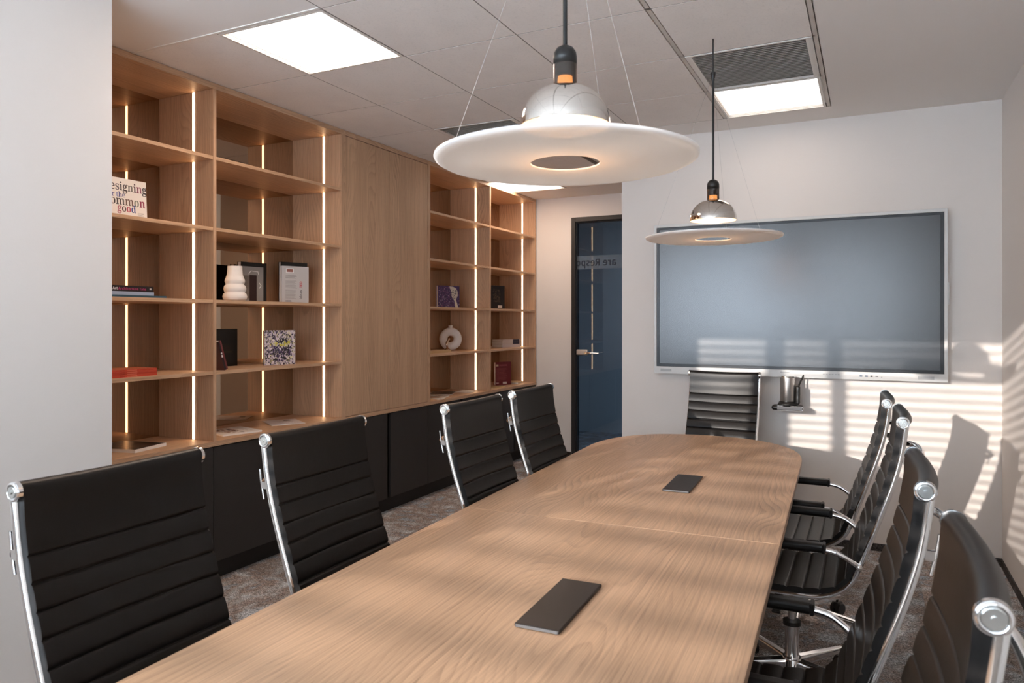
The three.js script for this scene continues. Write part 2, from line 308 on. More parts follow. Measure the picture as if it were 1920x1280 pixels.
{ // closed tall cupboard
  const t = thing('tall_cupboard', 'closed oak cupboard with two flush doors between the open shelves', 'cupboard', [(FRONT + BACK) / 2, CT, -4.398]);
  wpart('body', wbox(BACK - 0.01, FRONT - 0.024, CT, TOP, -4.925, -3.871, 'y'), M.oak, t);
  wpart('frame', merge([wbox(FRONT - 0.024, FRONT, CT, TOP, -3.893, -3.871, 'y'), wbox(FRONT - 0.024, FRONT, CT, TOP, -4.925, -4.906, 'y'), wbox(FRONT - 0.024, FRONT, TOP - 0.032, TOP, -4.906, -3.893, 'z')]), M.oak, t);
  wpart('door', wbox(FRONT - 0.021, FRONT - 0.001, CT + 0.003, TOP - 0.036, -4.3855, -3.896, 'y', 0.002), M.oak, t);
  wpart('door', wbox(FRONT - 0.021, FRONT - 0.001, CT + 0.003, TOP - 0.036, -4.903, -4.3895, 'y', 0.002), M.oak, t);
}
{ // continuous worktop
  const t = part('worktop', wbox(BACK - 0.02, FRONT + 0.002, 0.743, CT, -7.01, -1.765, 'z', 0.002), M.oak, scene);
  tag(t, 'long oak worktop running over the black base cabinets', 'worktop');
}
const units = [[-1.765, -2.80], [-2.80, -3.87], [-3.87, -4.914], [-4.914, -5.98], [-5.98, -7.01]];
const uLabels = ['black base cabinet under the worktop, ending at the white pillar', 'black base cabinet under the worktop, second from the white pillar', 'black base cabinet directly below the closed oak cupboard', 'black base cabinet under the donut vase, second from the glass door', 'black base cabinet under the worktop, ending beside the glass door'];
units.forEach(([a, b], i) => {
  const t = thing('base_cabinet', uLabels[i], 'cabinet', [(FRONT + BACK) / 2, 0, (a + b) / 2], 'black base cabinets below the worktop'), m = (a + b) / 2;
  wpart('body', box(BACK, FRONT - 0.045, 0.11, 0.742, b + 0.001, a - 0.001), M.plinth, t);
  for (const [p, q] of [[a - 0.002, m + 0.02], [m - 0.02, b + 0.002]]) wpart('door', box(FRONT - 0.025, FRONT - 0.004, 0.118, 0.738, q, p, 0.0015), M.cabinet, t);
  wpart('plinth', box(BACK + 0.05, FRONT - 0.075, 0, 0.112, b + 0.0005, a - 0.0005), M.plinth, t);
});

// ---------------------------------------------------------------- glass door
{
  const d = struct('door_1'), x0 = -2.766, x1 = -1.842, top = 2.483, z = DOORW;
  part('door_frame', merge([box(x0, x0 + 0.045, 0, top, z - 0.1, z + 0.014, 0.002), box(x1 - 0.045, x1, 0, top, z - 0.1, z + 0.014, 0.002), box(x0 + 0.045, x1 - 0.045, top - 0.045, top, z - 0.1, z + 0.014, 0.002)]), M.blackFrame, d);
  part('door_seal', merge([box(x0 + 0.045, x0 + 0.055, 0, top - 0.045, z - 0.06, z - 0.012), box(x0 + 0.055, x1 - 0.045, top - 0.056, top - 0.045, z - 0.06, z - 0.012)]), M.dark, d);
  part('glass_leaf', box(x0 + 0.052, x1 - 0.05, 0.008, top - 0.05, z - 0.03, z - 0.02), M.doorGlass, d);
  const h = new THREE.Group(); h.name = 'door_handle'; d.add(h);
  part('lock_case', box(x0 + 0.048, x0 + 0.175, 1.062, 1.122, z - 0.036, z + 0.004, 0.012), M.steel, h);
  part('lever', merge([rod([x0 + 0.165, 1.088, z + 0.002], [x0 + 0.165, 1.088, z + 0.05], 0.01), tube([[x0 + 0.165, 1.088, z + 0.046], [x0 + 0.2, 1.088, z + 0.05], [x0 + 0.31, 1.086, z + 0.05]], 0.0095, 16)]), M.chrome, h);
  // frosted band with lettering, read from the corridor side and so seen reversed here
  const band = canvasTex(1024, 160, (c, w, hh) => {
    c.clearRect(0, 0, w, hh); c.fillStyle = 'rgba(108,126,146,0.42)'; c.fillRect(0, 0, w, hh);
    c.translate(w, 0); c.scale(-1, 1); c.fillStyle = 'rgba(14,24,40,0.88)'; c.font = 'bold 116px sans-serif'; c.textBaseline = 'middle';
    c.fillText('are Respo', w - c.measureText('are Respo').width + 22, hh / 2);
  });
  const bm = part('lettering_band', new THREE.PlaneGeometry(x1 - x0 - 0.11, 0.137), std({ map: band, transparent: true, roughness: 0.6 }), d); bm.position.set((x0 + x1) / 2 + 0.002, 2.017, z - 0.0185);
}

// ---------------------------------------------------------------- conference table
{
  const HW = 0.5425, HL = 2.07, T0 = 1.42, n = 2.3, yTop = 0.735, th = 0.028;
  const t = thing('conference_table', 'long oak conference table with rounded end', 'table', [-0.787, 0, -2.34]); t.rotation.y = 0.0345;
  const half = (s) => { // outline in (x, z) of one half, s = -1 far, +1 near
    const sh = new THREE.Shape(), pts = [], g = 0.0008;
    pts.push([-HW, s * g]); for (let k = 0; k <= 56; k++) { const a = Math.PI - Math.PI * k / 56, c = Math.cos(a), q = Math.sin(a); pts.push([HW * Math.sign(c) * Math.pow(Math.abs(c), 2 / n), s * (T0 + (HL - T0) * Math.pow(Math.abs(q), 2 / n))]); } pts.push([HW, s * g]);
    pts.forEach(([x, z], i) => (i ? sh.lineTo(x, -z) : sh.moveTo(x, -z)));
    const e = new THREE.ExtrudeGeometry(sh, { depth: th - 0.003, bevelEnabled: true, bevelThickness: 0.0015, bevelSize: 0.0015, bevelOffset: -0.0015, bevelSegments: 2 });
    e.rotateX(-Math.PI / 2); e.translate(0, yTop - th + 0.0015, 0); return grain(e, 'z', TU, TV, s > 0 ? 1.13 : 0.62, s > 0 ? 0.4 : 2.2);
  };
  part('tabletop', half(-1), M.oakTable, t); part('tabletop', half(1), M.oakTable, t);
  for (const z of [-1.45, 1.45]) part('pedestal', merge([box(-0.07, 0.07, 0.02, 0.70, z - 0.03, z + 0.03, 0.006), box(-0.085, 0.085, 0, 0.02, z - 0.09, z + 0.09, 0.006)]), M.cabinet, t);
  part('beam', merge([box(-0.07, -0.03, 0.66, 0.706, -1.5, 1.5), box(0.03, 0.07, 0.66, 0.706, -1.5, 1.5)]), M.cabinet, t);
}
function outlet(at, label) {
  const t = thing('power_outlet_box', label, 'outlet', at, 'cable flaps in the table top'); t.rotation.y = 0.0345;
  part('flap', new RoundedBoxGeometry(0.108, 0.0085, 0.312, 3, 0.003).translate(0, 0.00475, 0), M.outlet, t);
  part('edge_strip', box(-0.05, 0.05, 0.0012, 0.0075, 0.1555, 0.1572, 0.0006), flat(0.09, 0.09, 0.095, 0.4), t);
}
outlet([-0.664, 0.7355, -1.618], 'black cable flap in the table half whose end is cut off');
outlet([-0.698, 0.7355, -3.045], 'black cable flap in the table half with the rounded end');

// ---------------------------------------------------------------- chairs
const PROFILE = [[0, 1.075], [0.018, 0.955], [0.040, 0.868], [0.070, 0.775], [0.112, 0.655], [0.142, 0.572], [0.166, 0.515], [0.200, 0.478], [0.255, 0.460], [0.36, 0.452], [0.50, 0.455], [0.60, 0.458], [0.645, 0.440]];
const BASE = 0.37;                                  // distance from the back's top roll to the column
function makeChair() {
  const t = new THREE.Group(); t.name = 'conference_chair';
  const curve = new THREE.CatmullRomCurve3(PROFILE.map(([f, y]) => V3(0, y, f - BASE)), false, 'centripetal');
  const LEN = curve.getLength(), HWX = 0.2165, MX = 14;
  const front = [], back = [];
  // half thickness along the sling, s metres from the top roll: soft ribs between narrow stitched creases
  const first = 0.132, pitch = 0.0565, seams = []; for (let q = first; q < LEN - 0.03; q += pitch) seams.push(q);
  const rib = (s) => {
    const k = s < first ? 0 : ((s - first) / pitch) % 1, e = Math.min(...seams.map((q) => Math.abs(s - q))), cut = Math.exp(-(e * e) / (0.0030 * 0.0030));
    const nearTop = s < 0.05 ? 0.0038 * (1 - s / 0.05) : 0, b = s < first ? 0.75 : Math.pow(Math.max(0, Math.sin(Math.PI * k)), 0.5); return [0.0135 + 0.0032 * b - 0.0036 * cut + nearTop, 0.002 + 0.002 * b];
  };
  const st = new Set(); for (let q = 0.006; q < LEN - 0.004; q += 0.011) st.add(q);
  for (const q of seams) for (const o of [-0.0065, -0.003, -0.0024, -0.0011, 0, 0.0011, 0.0024, 0.003, 0.0065]) st.add(q + o);
  const stations = [...st].sort((a, b) => a - b), N = stations.length - 1;
  for (let i = 0; i <= N; i++) {
    const s = stations[i], p = curve.getPointAt(s / LEN), tg = curve.getTangentAt(s / LEN), nx = V3(0, -tg.z, tg.y);   // turned toward the sitter
    if (nx.z < 0 && i < N * 0.5) nx.negate(); if (i >= N * 0.5 && nx.y < 0) nx.negate();
    const [a, b] = rib(s); front.push([p.y + nx.y * a, p.z + nx.z * a]); back.push([p.y - nx.y * b, p.z - nx.z * b]);
  }
  const loop = [...front.slice().reverse()];
  for (let k = 0; k <= 16; k++) { const a = (Math.PI + 0.25) * k / 16; loop.push([1.075 + 0.0195 * Math.sin(a), -BASE + 0.0195 * Math.cos(a)]); }
  loop.push(...back); const tip = front[N], tb = back[N]; loop.push([(tip[0] + tb[0]) / 2, Math.max(tip[1], tb[1]) + 0.004]);
  const n = loop.length, pos = [], uv = [], idx = [];
  for (let j = 0; j <= MX; j++) {
    const u = -1 + 2 * j / MX, x = u * HWX, sag = 1 - u * u;
    for (let i = 0; i < n; i++) {
      const [y, z] = loop[i], up = Math.max(0, Math.min(1, (y - 0.52) / 0.4)), e = Math.abs(u) > 0.99 ? 0.5 : 1;
            pos.push(x, y - 0.006 * sag * (up > 0.8 ? 1 : 0) - (up === 0 ? 0.008 * sag : 0), z - 0.016 * sag * up); uv.push(x / 0.25, i / n * 5);
    }
  }
  for (let j = 0; j < MX; j++) for (let i = 0; i < n; i++) { const a = j * n + i, b = j * n + (i + 1) % n, c = a + n, d = b + n; idx.push(a, b, c, b, d, c); }
  const g = new THREE.BufferGeometry(); g.setAttribute('position', new THREE.Float32BufferAttribute(pos, 3)); g.setAttribute('uv', new THREE.Float32BufferAttribute(uv, 2)); g.setIndex(idx); g.computeVertexNormals();
  const cap2 = []; // closing sides
  const sides = [0, MX].map((j) => { const q = new THREE.BufferGeometry(), P = [], I = []; for (let i = 0; i <= N; i++) { const f = loop[N - i], bk = [back[i][0], back[i][1]]; const X = j ? HWX : -HWX; P.push(X, f[0], f[1], X, bk[0], bk[1]); if (i < N) { const a = 2 * i; if (j) I.push(a, a + 2, a + 1, a + 1, a + 2, a + 3); else I.push(a, a + 1, a + 2, a + 1, a + 3, a + 2); } } q.setAttribute('position', new THREE.Float32BufferAttribute(P, 3)); q.setAttribute('uv', new THREE.Float32BufferAttribute(new Float32Array(P.length / 3 * 2), 2)); q.setIndex(I); q.computeVertexNormals(); return q; });
  part('ribbed_sling', merge(g, sides), M.leather, t, 'black leather sling with horizontal ribs');
  for (const s of [-1, 1]) {
    const X = s * 0.217;
    const fr = part('side_frame', tube(PROFILE.map(([f, y]) => [X, y - (f > 0.25 ? 0.013 : 0), f - BASE - (f > 0.25 ? 0 : 0.011)]), 0.0095, 70, 12), M.chrome, t);
    part('end_cap', merge([cyl(0.0212, 0.0212, 0.008, 28).rotateZ(Math.PI / 2).translate(X + s * 0.005, 1.075, -BASE), new THREE.TorusGeometry(0.0165, 0.003, 10, 28).rotateY(Math.PI / 2).translate(X + s * 0.010, 1.075, -BASE)]), M.chrome, fr);
    part('cap_screw', merge([cyl(0.0115, 0.0125, 0.005, 20).rotateZ(Math.PI / 2).translate(X + s * 0.011, 1.075, -BASE), cyl(0.004, 0.004, 0.002, 6).rotateZ(Math.PI / 2).translate(X + s * 0.0145, 1.075, -BASE)]), M.capFace, fr);
    part('bracket', merge([tube([[X, 0.990, -BASE - 0.012], [X, 0.95, -BASE - 0.006], [X, 0.905, -BASE + 0.004]].map(([a, b, c]) => [a, b, c - 0.0135]), 0.0033, 12, 8), box(X - 0.003, X + 0.003, 0.935, 0.955, -BASE - 0.018, -BASE)]), M.chrome, fr);
    // armrest: chrome loop with a wrapped pad
    const ax = s * 0.252, z = (f) => f - BASE;
    const arm = part('armrest', merge([
      tube([[s * 0.225, 0.572, z(0.136)], [s * 0.243, 0.590, z(0.155)], [ax, 0.614, z(0.195)], [ax, 0.624, z(0.245)], [ax, 0.627, z(0.38)], [ax, 0.628, z(0.50)], [ax, 0.615, z(0.535)], [ax, 0.580, z(0.535)], [s * 0.245, 0.52, z(0.49)], [s * 0.226, 0.458, z(0.44)]], 0.0095, 60, 10),
      new THREE.SphereGeometry(0.012, 14, 10).translate(s * 0.229, 0.571, z(0.134))]), M.chrome, t);
    part('arm_pad', merge([new RoundedBoxGeometry(0.044, 0.032, 0.255, 4, 0.013).translate(ax, 0.630, z(0.363)), new RoundedBoxGeometry(0.046, 0.034, 0.012, 4, 0.005).translate(ax, 0.630, z(0.243))]), M.leather, arm, 'black leather sleeve');
  }
  part('spreader', merge([tube([[-0.215, 0.945, -BASE - 0.012], [-0.17, 0.947, -BASE - 0.045], [-0.08, 0.95, -BASE - 0.062], [0.08, 0.95, -BASE - 0.062], [0.17, 0.947, -BASE - 0.045], [0.215, 0.945, -BASE - 0.012]], 0.0105, 40, 10)]), M.chrome, t);
  part('seat_spreader', merge([tube([[-0.217, 0.447, 0.02], [-0.15, 0.425, 0.02], [0, 0.415, 0.02], [0.15, 0.425, 0.02], [0.217, 0.447, 0.02]], 0.011, 24, 10), tube([[-0.217, 0.447, 0.13], [-0.15, 0.425, 0.12], [0, 0.415, 0.11], [0.15, 0.425, 0.12], [0.217, 0.447, 0.13]], 0.011, 24, 10)]), M.chrome, t);
  const mech = part('tilt_mechanism', merge([new RoundedBoxGeometry(0.16, 0.045, 0.22, 3, 0.015).translate(0, 0.395, 0.04), cyl(0.024, 0.03, 0.09, 20).translate(0, 0.352, 0.125)]), M.blackPlastic, t);
  part('lever', merge([rod([0.07, 0.39, 0.03], [0.215, 0.383, 0.03], 0.006), new RoundedBoxGeometry(0.07, 0.012, 0.03, 2, 0.005).translate(0.225, 0.382, 0.03)]), M.blackPlastic, mech);
  part('gas_column', merge([cyl(0.0145, 0.0145, 0.16, 20).translate(0, 0.315, 0), cyl(0.026, 0.026, 0.15, 24).translate(0, 0.175, 0)]), M.chrome, t);
  part('column_collar', cyl(0.033, 0.033, 0.016, 24).translate(0, 0.256, 0), M.blackPlastic, t);
  const legG = (() => { const q = new RoundedBoxGeometry(0.036, 0.03, 0.29, 2, 0.008), p = q.attributes.position; for (let i = 0; i < p.count; i++) { const k = (p.getZ(i) + 0.145) / 0.29; p.setX(i, p.getX(i) * (1.2 - 0.45 * k)); p.setY(i, p.getY(i) * (1.3 - 0.6 * k) - 0.018 * k); } q.computeVertexNormals(); return q.translate(0, 0.102, 0.165); })();
  const casG = merge([cyl(0.027, 0.027, 0.018, 22).rotateZ(Math.PI / 2).translate(-0.014, 0.0275, 0.3), cyl(0.027, 0.027, 0.018, 22).rotateZ(Math.PI / 2).translate(0.014, 0.0275, 0.3), new RoundedBoxGeometry(0.03, 0.03, 0.05, 2, 0.01).translate(0, 0.045, 0.3), cyl(0.006, 0.006, 0.05, 10).translate(0, 0.065, 0.295)]);
  part('hub', cyl(0.034, 0.038, 0.05, 24).translate(0, 0.1, 0), M.chrome, t);
  for (let k = 0; k < 5; k++) { const l = part('base_leg', legG, M.chrome, t); l.rotation.y = 0.35 + k * Math.PI * 0.4; part('caster', casG, M.blackPlastic, l, 'black twin-wheel caster'); }
  return t;
}
const chairProto = makeChair();
// the top roll's centre, the way the sitter looks, and the label
const chairSpots = [
  [-1.545, -1.095, Math.PI / 2, 'black ribbed chair with chrome frame standing in front of the white pillar'],
  [-1.560, -1.784, Math.PI / 2 + 0.01, 'black ribbed chair on the shelving side, next to the one before the white pillar'],
  [-1.478, -2.640, Math.PI / 2 - 0.01, 'black ribbed chair on the shelving side, directly below the donut vase'],
  [-1.485, -3.245, Math.PI / 2, 'black ribbed chair on the shelving side, closest to the glass door'],
  [0.130, -1.228, -Math.PI / 2, 'black ribbed chair facing the shelving, farthest from the wall screen, large chrome cap'],
  [0.102, -1.908, -Math.PI / 2, 'black ribbed chair facing the shelving, second farthest from the wall screen'],
  [0.102, -2.998, -Math.PI / 2, 'black ribbed chair facing the shelving, second closest to the wall screen'],
  [0.066, -3.608, -Math.PI / 2, 'black ribbed chair facing the shelving, closest to the wall screen'],
  [-0.838, -4.800, -0.075, 'black ribbed chair at the rounded table end, sun stripes across its back'],
];
chairSpots.forEach(([x, z, a, label], i) => {
  const c = i ? chairProto.clone() : chairProto; c.name = numbered('conference_chair'); scene.add(c);
  c.rotation.y = a; c.position.set(x + Math.sin(a) * BASE, 0, z + Math.cos(a) * BASE);
  tag(c, label, 'chair', 'black conference chairs around the table');
});

// ---------------------------------------------------------------- pendant lamps
function pendant(x, z, y0, label) {
  const t = thing('pendant_lamp', label, 'pendant lamp', [x, y0, z], 'pendant lamps over the table');
  const R = 0.3, prof = [[0.080, -0.0015], [0.19, -0.002], [0.280, -0.0015], [0.292, 0.0008], [0.2985, 0.0045], [0.300, 0.0095], [0.298, 0.010], [0.2955, 0.0065], [0.289, 0.0042], [0.278, 0.0025], [0.19, 0.0015], [0.080, 0.002], [0.080, -0.0015]];
  const dk = part('disc', lathe(prof, 96), M.opal, t, 'translucent white disc with a round hole');
  part('disc_rim', lathe([[0.2955, 0.0035], [0.3005, 0.0055], [0.3025, 0.0095], [0.3015, 0.0125], [0.299, 0.0125], [0.2975, 0.0105]], 96), M.opalRim, dk, 'clear bright rim');
  // chrome dome with white inside
  const dome = [], inn = []; for (let k = 0; k <= 22; k++) { const a = k / 22 * Math.PI / 2; dome.push([0.0265 + (0.104 - 0.0265) * Math.sin(a), 0.084 + 0.090 * Math.cos(a)]); inn.push([0.0235 + (0.1015 - 0.0235) * Math.sin(a), 0.084 + 0.0875 * Math.cos(a)]); }
  const d = part('dome', lathe([...dome].reverse().map(([a, b]) => [a, b]), 72), M.domeChrome, t, 'mirror chrome dome shade');
  part('dome_lining', lathe(inn, 72), M.domeInside, d); part('dome_rim', new THREE.TorusGeometry(0.1028, 0.0013, 8, 72).rotateX(Math.PI / 2).translate(0, 0.084, 0), M.domeChrome, d);
  part('bulb', lathe([[0.0001, 0.086], [0.035, 0.090], [0.060, 0.101], [0.064, 0.110], [0.05, 0.128], [0.028, 0.145], [0.016, 0.160], [0.0001, 0.161]], 40), M.bulb, t, 'glowing lamp inside the dome');
  // holder: black cap, smoked sleeve, amber glow
  part('holder_cap', lathe([[0.0001, 0.270], [0.009, 0.2695], [0.019, 0.264], [0.0255, 0.254], [0.0272, 0.244], [0.0272, 0.226], [0.0001, 0.226]], 40), M.blackPlastic, t);
  part('smoked_sleeve', lathe([[0.0272, 0.2258], [0.0272, 0.175], [0.0258, 0.175], [0.0258, 0.2258]], 40), M.smoke, t, 'smoked glass sleeve');
  part('lamp_socket', merge([cyl(0.020, 0.021, 0.027, 28).translate(0, 0.212, 0), cyl(0.018, 0.017, 0.004, 28).translate(0, 0.178, 0)]), M.blackPlastic, t);
  part('amber_glow', cyl(0.0165, 0.018, 0.018, 28).translate(0, 0.1892, 0), M.filament, t, 'amber glowing lamp neck');
  part('stem', cyl(0.0052, 0.0052, 0.455, 16).translate(0, 0.269 + 0.2275, 0), M.blackPlastic, t);
  part('cable_grip', lathe([[0.0001, 0.718], [0.0062, 0.719], [0.0105, 0.741], [0.0115, 0.756], [0.0045, 0.757], [0.0001, 0.757]], 20), M.blackPlastic, t);
  part('thin_rod', cyl(0.0033, 0.0033, CEIL - y0 - 0.757, 12).translate(0, (CEIL - y0 + 0.757) / 2, 0), M.blackPlastic, t);
  for (const a of [Math.PI, Math.PI / 3, -Math.PI / 3]) { // three wires from the grip to the disc
    const c = 0.272 * Math.cos(a), s = 0.272 * Math.sin(a), dx = 0.8975 * c - 0.441 * s, dz = -0.441 * c - 0.8975 * s;
    part('wire', rod([0, 0.75, 0], [dx, 0.002, dz], 0.0004, 6), M.wire, t);
  }
  const L = new THREE.PointLight(0xffb878, 0.08); L.position.set(x, y0 + 0.080, z); L.castShadow = true; L.shadow.radius = 1.5; scene.add(L);
}
pendant(-0.630, -1.560, 1.784, 'disc pendant lamp with chrome dome, hung over the cut-off half of the table');
pendant(-0.636, -3.366, 1.790, 'disc pendant lamp with chrome dome hanging in front of the wall screen');

// ---------------------------------------------------------------- wall screen and camera under it
{
  const zF = -4.945, x0 = -1.335, x1 = 0.414, y0 = 1.057, y1 = 2.079;
  const t = thing('wall_screen', 'large interactive wall screen with pale frame and dark matte panel', 'screen', [(x0 + x1) / 2, y0, zF]);
  const ring = (a0, a1, b0, b1, i0, i1, j0, j1, dep, z) => { const s = new THREE.Shape(); s.moveTo(a0, b0); s.lineTo(a1, b0); s.lineTo(a1, b1); s.lineTo(a0, b1); s.closePath(); const h = new THREE.Path(); h.moveTo(i0, j0); h.lineTo(i0, j1); h.lineTo(i1, j1); h.lineTo(i1, j0); h.closePath(); s.holes.push(h); return new THREE.ExtrudeGeometry(s, { depth: dep, bevelEnabled: true, bevelThickness: 0.0012, bevelSize: 0.0012, bevelOffset: -0.0012, bevelSegments: 1 }).translate(0, 0, z); };
  wpart('housing', box(x0 + 0.012, x1 - 0.012, y0 + 0.012, y1 - 0.012, TVW + 0.002, zF - 0.028, 0.004), M.tvFrame, t);
  wpart('frame', ring(x0, x1, y0, y1, x0 + 0.016, x1 - 0.018, y0 + 0.048, y1 - 0.02, 0.026, zF - 0.028), M.tvFrame, t);
  wpart('black_border', ring(x0 + 0.016, x1 - 0.018, y0 + 0.048, y1 - 0.02, x0 + 0.036, x1 - 0.038, y0 + 0.068, y1 - 0.036, 0.02, zF - 0.026), M.tvBlack, t);
  wpart('display_panel', box(x0 + 0.036, x1 - 0.038, y0 + 0.068, y1 - 0.036, zF - 0.026, zF - 0.008), M.screen, t, 'dark matte display glass');
  const port = (x, w, h, y, m) => wpart('port', box(x - w / 2, x + w / 2, y - h / 2, y + h / 2, zF - 0.002, zF + 0.0003), m, t);
  const blue = flat(0.03, 0.08, 0.16), dk = flat(0.03, 0.03, 0.035);
  port(-0.045, 0.016, 0.008, 1.08, blue); port(-0.015, 0.016, 0.008, 1.08, blue); port(0.013, 0.012, 0.009, 1.08, dk); port(0.042, 0.015, 0.004, 1.08, dk); port(0.068, 0.008, 0.002, 1.076, dk);
  for (let k = 0; k < 6; k++) port(-0.255 + k * 0.017, 0.011, 0.0065, 1.084, M.tvGrille);
  wpart('speaker_grille', box(-1.29, -1.215, 1.072, 1.09, zF - 0.002, zF + 0.0002), M.tvGrille, t);
  wpart('speaker_grille', box(0.26, 0.345, 1.07, 1.088, zF - 0.002, zF + 0.0002), M.tvGrille, t);
  wpart('badge', box(-0.512, -0.456, 1.087, 1.093, zF - 0.002, zF + 0.0003), M.tvGrille, t);
  wpart('pen_tray', box(x1 - 0.002, x1 + 0.008, 1.515, 1.645, zF - 0.024, zF - 0.006, 0.003), M.tvFrame, t);
}
{
  const X = -0.461, Z = -4.885;
  const t = thing('conference_camera', 'silver cylinder camera unit on a slim bar below the wall screen', 'camera', [X, 0.845, Z]);
  const w = (n, g, m, l) => wpart(n, g, m, t, l);
  w('cylinder', lathe([[0.0001, 0.199], [0.035, 0.199], [0.0435, 0.1975], [0.045, 0.194], [0.045, 0.046], [0.0001, 0.046]], 48).translate(X, 0.866, Z), M.steel, 'brushed silver cylinder');
  w('cylinder_lid', cyl(0.042, 0.044, 0.006, 40).translate(X, 1.067, Z), M.capFace);
  w('collar', lathe([[0.0001, 0.05], [0.048, 0.05], [0.058, 0.035], [0.062, 0.022], [0.0001, 0.022]], 40).translate(X, 0.862, Z), M.blackPlastic);
  const bar = w('bar', new RoundedBoxGeometry(0.186, 0.03, 0.085, 5, 0.0145).translate(X, 0.872, Z + 0.012), M.blackPlastic);
  wpart('bar_grille', new RoundedBoxGeometry(0.148, 0.022, 0.006, 4, 0.0029).translate(X + 0.016, 0.872, Z + 0.0535), flat(0.10, 0.10, 0.105, 0.4), bar, 'silver mesh grille');
  wpart('bar_rim', merge([box(X - 0.056, X + 0.084, 0.8842, 0.8868, Z + 0.048, Z + 0.0575, 0.001), box(X - 0.056, X + 0.084, 0.8572, 0.8598, Z + 0.048, Z + 0.0575, 0.001), tube([[X + 0.083, 0.8855, Z + 0.054], [X + 0.0925, 0.879, Z + 0.054], [X + 0.0945, 0.872, Z + 0.054], [X + 0.0925, 0.865, Z + 0.054], [X + 0.083, 0.8585, Z + 0.054]], 0.0013, 14, 6)]), M.chrome, bar);
  w('side_grip', new RoundedBoxGeometry(0.028, 0.118, 0.04, 4, 0.012).translate(X + 0.06, 0.953, Z + 0.004), M.blackPlastic, 'black grip beside the cylinder');
  w('wall_bracket', merge([box(X - 0.03, X + 0.03, 0.862, 0.882, TVW + 0.001, Z - 0.028), box(X - 0.05, X + 0.05, 0.85, 0.92, TVW + 0.001, TVW + 0.008)]), M.blackPlastic);
  w('cable', tube([[X + 0.062, 1.0, Z - 0.005], [X + 0.07, 1.03, Z - 0.03], [X + 0.085, 1.065, Z - 0.06], [X + 0.09, 1.10, Z - 0.075]], 0.0055, 20, 8), M.blackPlastic);
}

// ---------------------------------------------------------------- books, vases and papers on the shelves
// a standing book: width along x, thickness along z, front cover toward +z, spine on the right (+x)
function bookParts(t, w, h, d, cover, front, spine) {
  const c = 0.0022;
  part('cover', merge([box(-w / 2, w / 2, 0, h, d / 2 - c, d / 2), box(-w / 2, w / 2, 0, h, -d / 2, -d / 2 + c), box(w / 2 - c, w / 2, 0, h, -d / 2 + c, d / 2 - c)]), cover, t);
  part('pages', box(-w / 2 + 0.003, w / 2 - c, 0.0025, h - 0.0025, -d / 2 + c, d / 2 - c), M.paper, t);
  if (front) part('cover_print', new THREE.PlaneGeometry(w, h).translate(0, h / 2, d / 2 + 0.0003), front, t);
  if (spine) part('spine_print', new THREE.PlaneGeometry(d, h).rotateY(Math.PI / 2).translate(w / 2 + 0.0003, h / 2, 0), spine, t);
}
function book(label, at, turn, size, cover, front, spine, group, tilt = 0) {
  const t = thing('book', label, 'book', at, group); t.rotation.set(tilt, turn, 0, 'YXZ'); bookParts(t, ...size, cover, front, spine); return t;
}
// a book lying flat with its spine toward +x: width along x, thickness up, length along z
function lyingBook(label, at, turn, [w, l, th], cover, spineTex, group, cat = 'book', top) {
  const t = thing(cat === 'magazine' ? 'magazine' : 'book', label, cat, at, group); t.rotation.y = turn; const c = Math.min(0.002, th / 4);
  part('cover', merge([box(-w / 2, w / 2, 0, c, -l / 2, l / 2), box(-w / 2, w / 2, th - c, th, -l / 2, l / 2), box(w / 2 - c, w / 2, c, th - c, -l / 2, l / 2)]), cover, t);
  part('pages', box(-w / 2 + 0.002, w / 2 - c, c, th - c, -l / 2 + 0.002, l / 2 - 0.002), M.paper, t);
  if (spineTex) part('spine_print', new THREE.PlaneGeometry(l, th).rotateY(Math.PI / 2).translate(w / 2 + 0.0003, th / 2, 0), spineTex, t);
  if (top) part('cover_print', new THREE.PlaneGeometry(w, l).rotateX(-Math.PI / 2).translate(0, th + 0.0003, 0), top, t);
  return t;
}
const sTop = (k) => SH[k] + TH / 2 + 0.0002, F = Math.PI / 2;   // F: facing out of the shelving
const P = (w, h, draw, rough) => printed(canvasTex(w, h, draw), rough);
const lines = (c, x, y, w, n, dy, col, h = 3, r = rngFrom(5)) => { c.fillStyle = col; for (let k = 0; k < n; k++) c.fillRect(x, y + k * dy, w * (0.72 + 0.28 * r()), h); };

{ // title wall book
  const art = P(1024, 700, (c, w, h) => {
    c.fillStyle = '#e9e3df'; c.fillRect(0, 0, w, h);
    const put = (s, x, y, f, cols) => { c.font = f; let k = 0; for (const ch of s) { c.fillStyle = cols[k++ % cols.length]; c.fillText(ch, x, y); x += c.measureText(ch).width * 0.985; } };
    put('Designing', 24, 225, 'bold 206px serif', ['#2b2430', '#3a2f38', '#5b5560', '#2a2228', '#2d2026', '#6d6a66', '#4a2c3c', '#7a3350', '#2d252c']);
    put('for the', 80, 350, 'bold 130px serif', ['#3a3a8a', '#56549c', '#3d3f86', '#4a4a9a', '#7a80b8', '#34357c', '#45457c']);
    put('common', 60, 490, 'bold 214px serif', ['#2e2a30', '#3a3236', '#4a4446', '#6a5048', '#6e7468', '#8a2448']);
    put('good', 330, 610, 'bold 180px serif', ['#a8566a', '#4a2030', '#b03a58', '#2f3a86']);
    lines(c, 800, 600, 160, 5, 16, '#8a8480', 5);
  });
  book('white landscape book with large mixed-colour serif title, second shelf by the white pillar', [-3.24, sTop(1) + 0.0008, -2.334], F, [0.235, 0.186, 0.014], M.paper, art, null, null, -0.06);
}
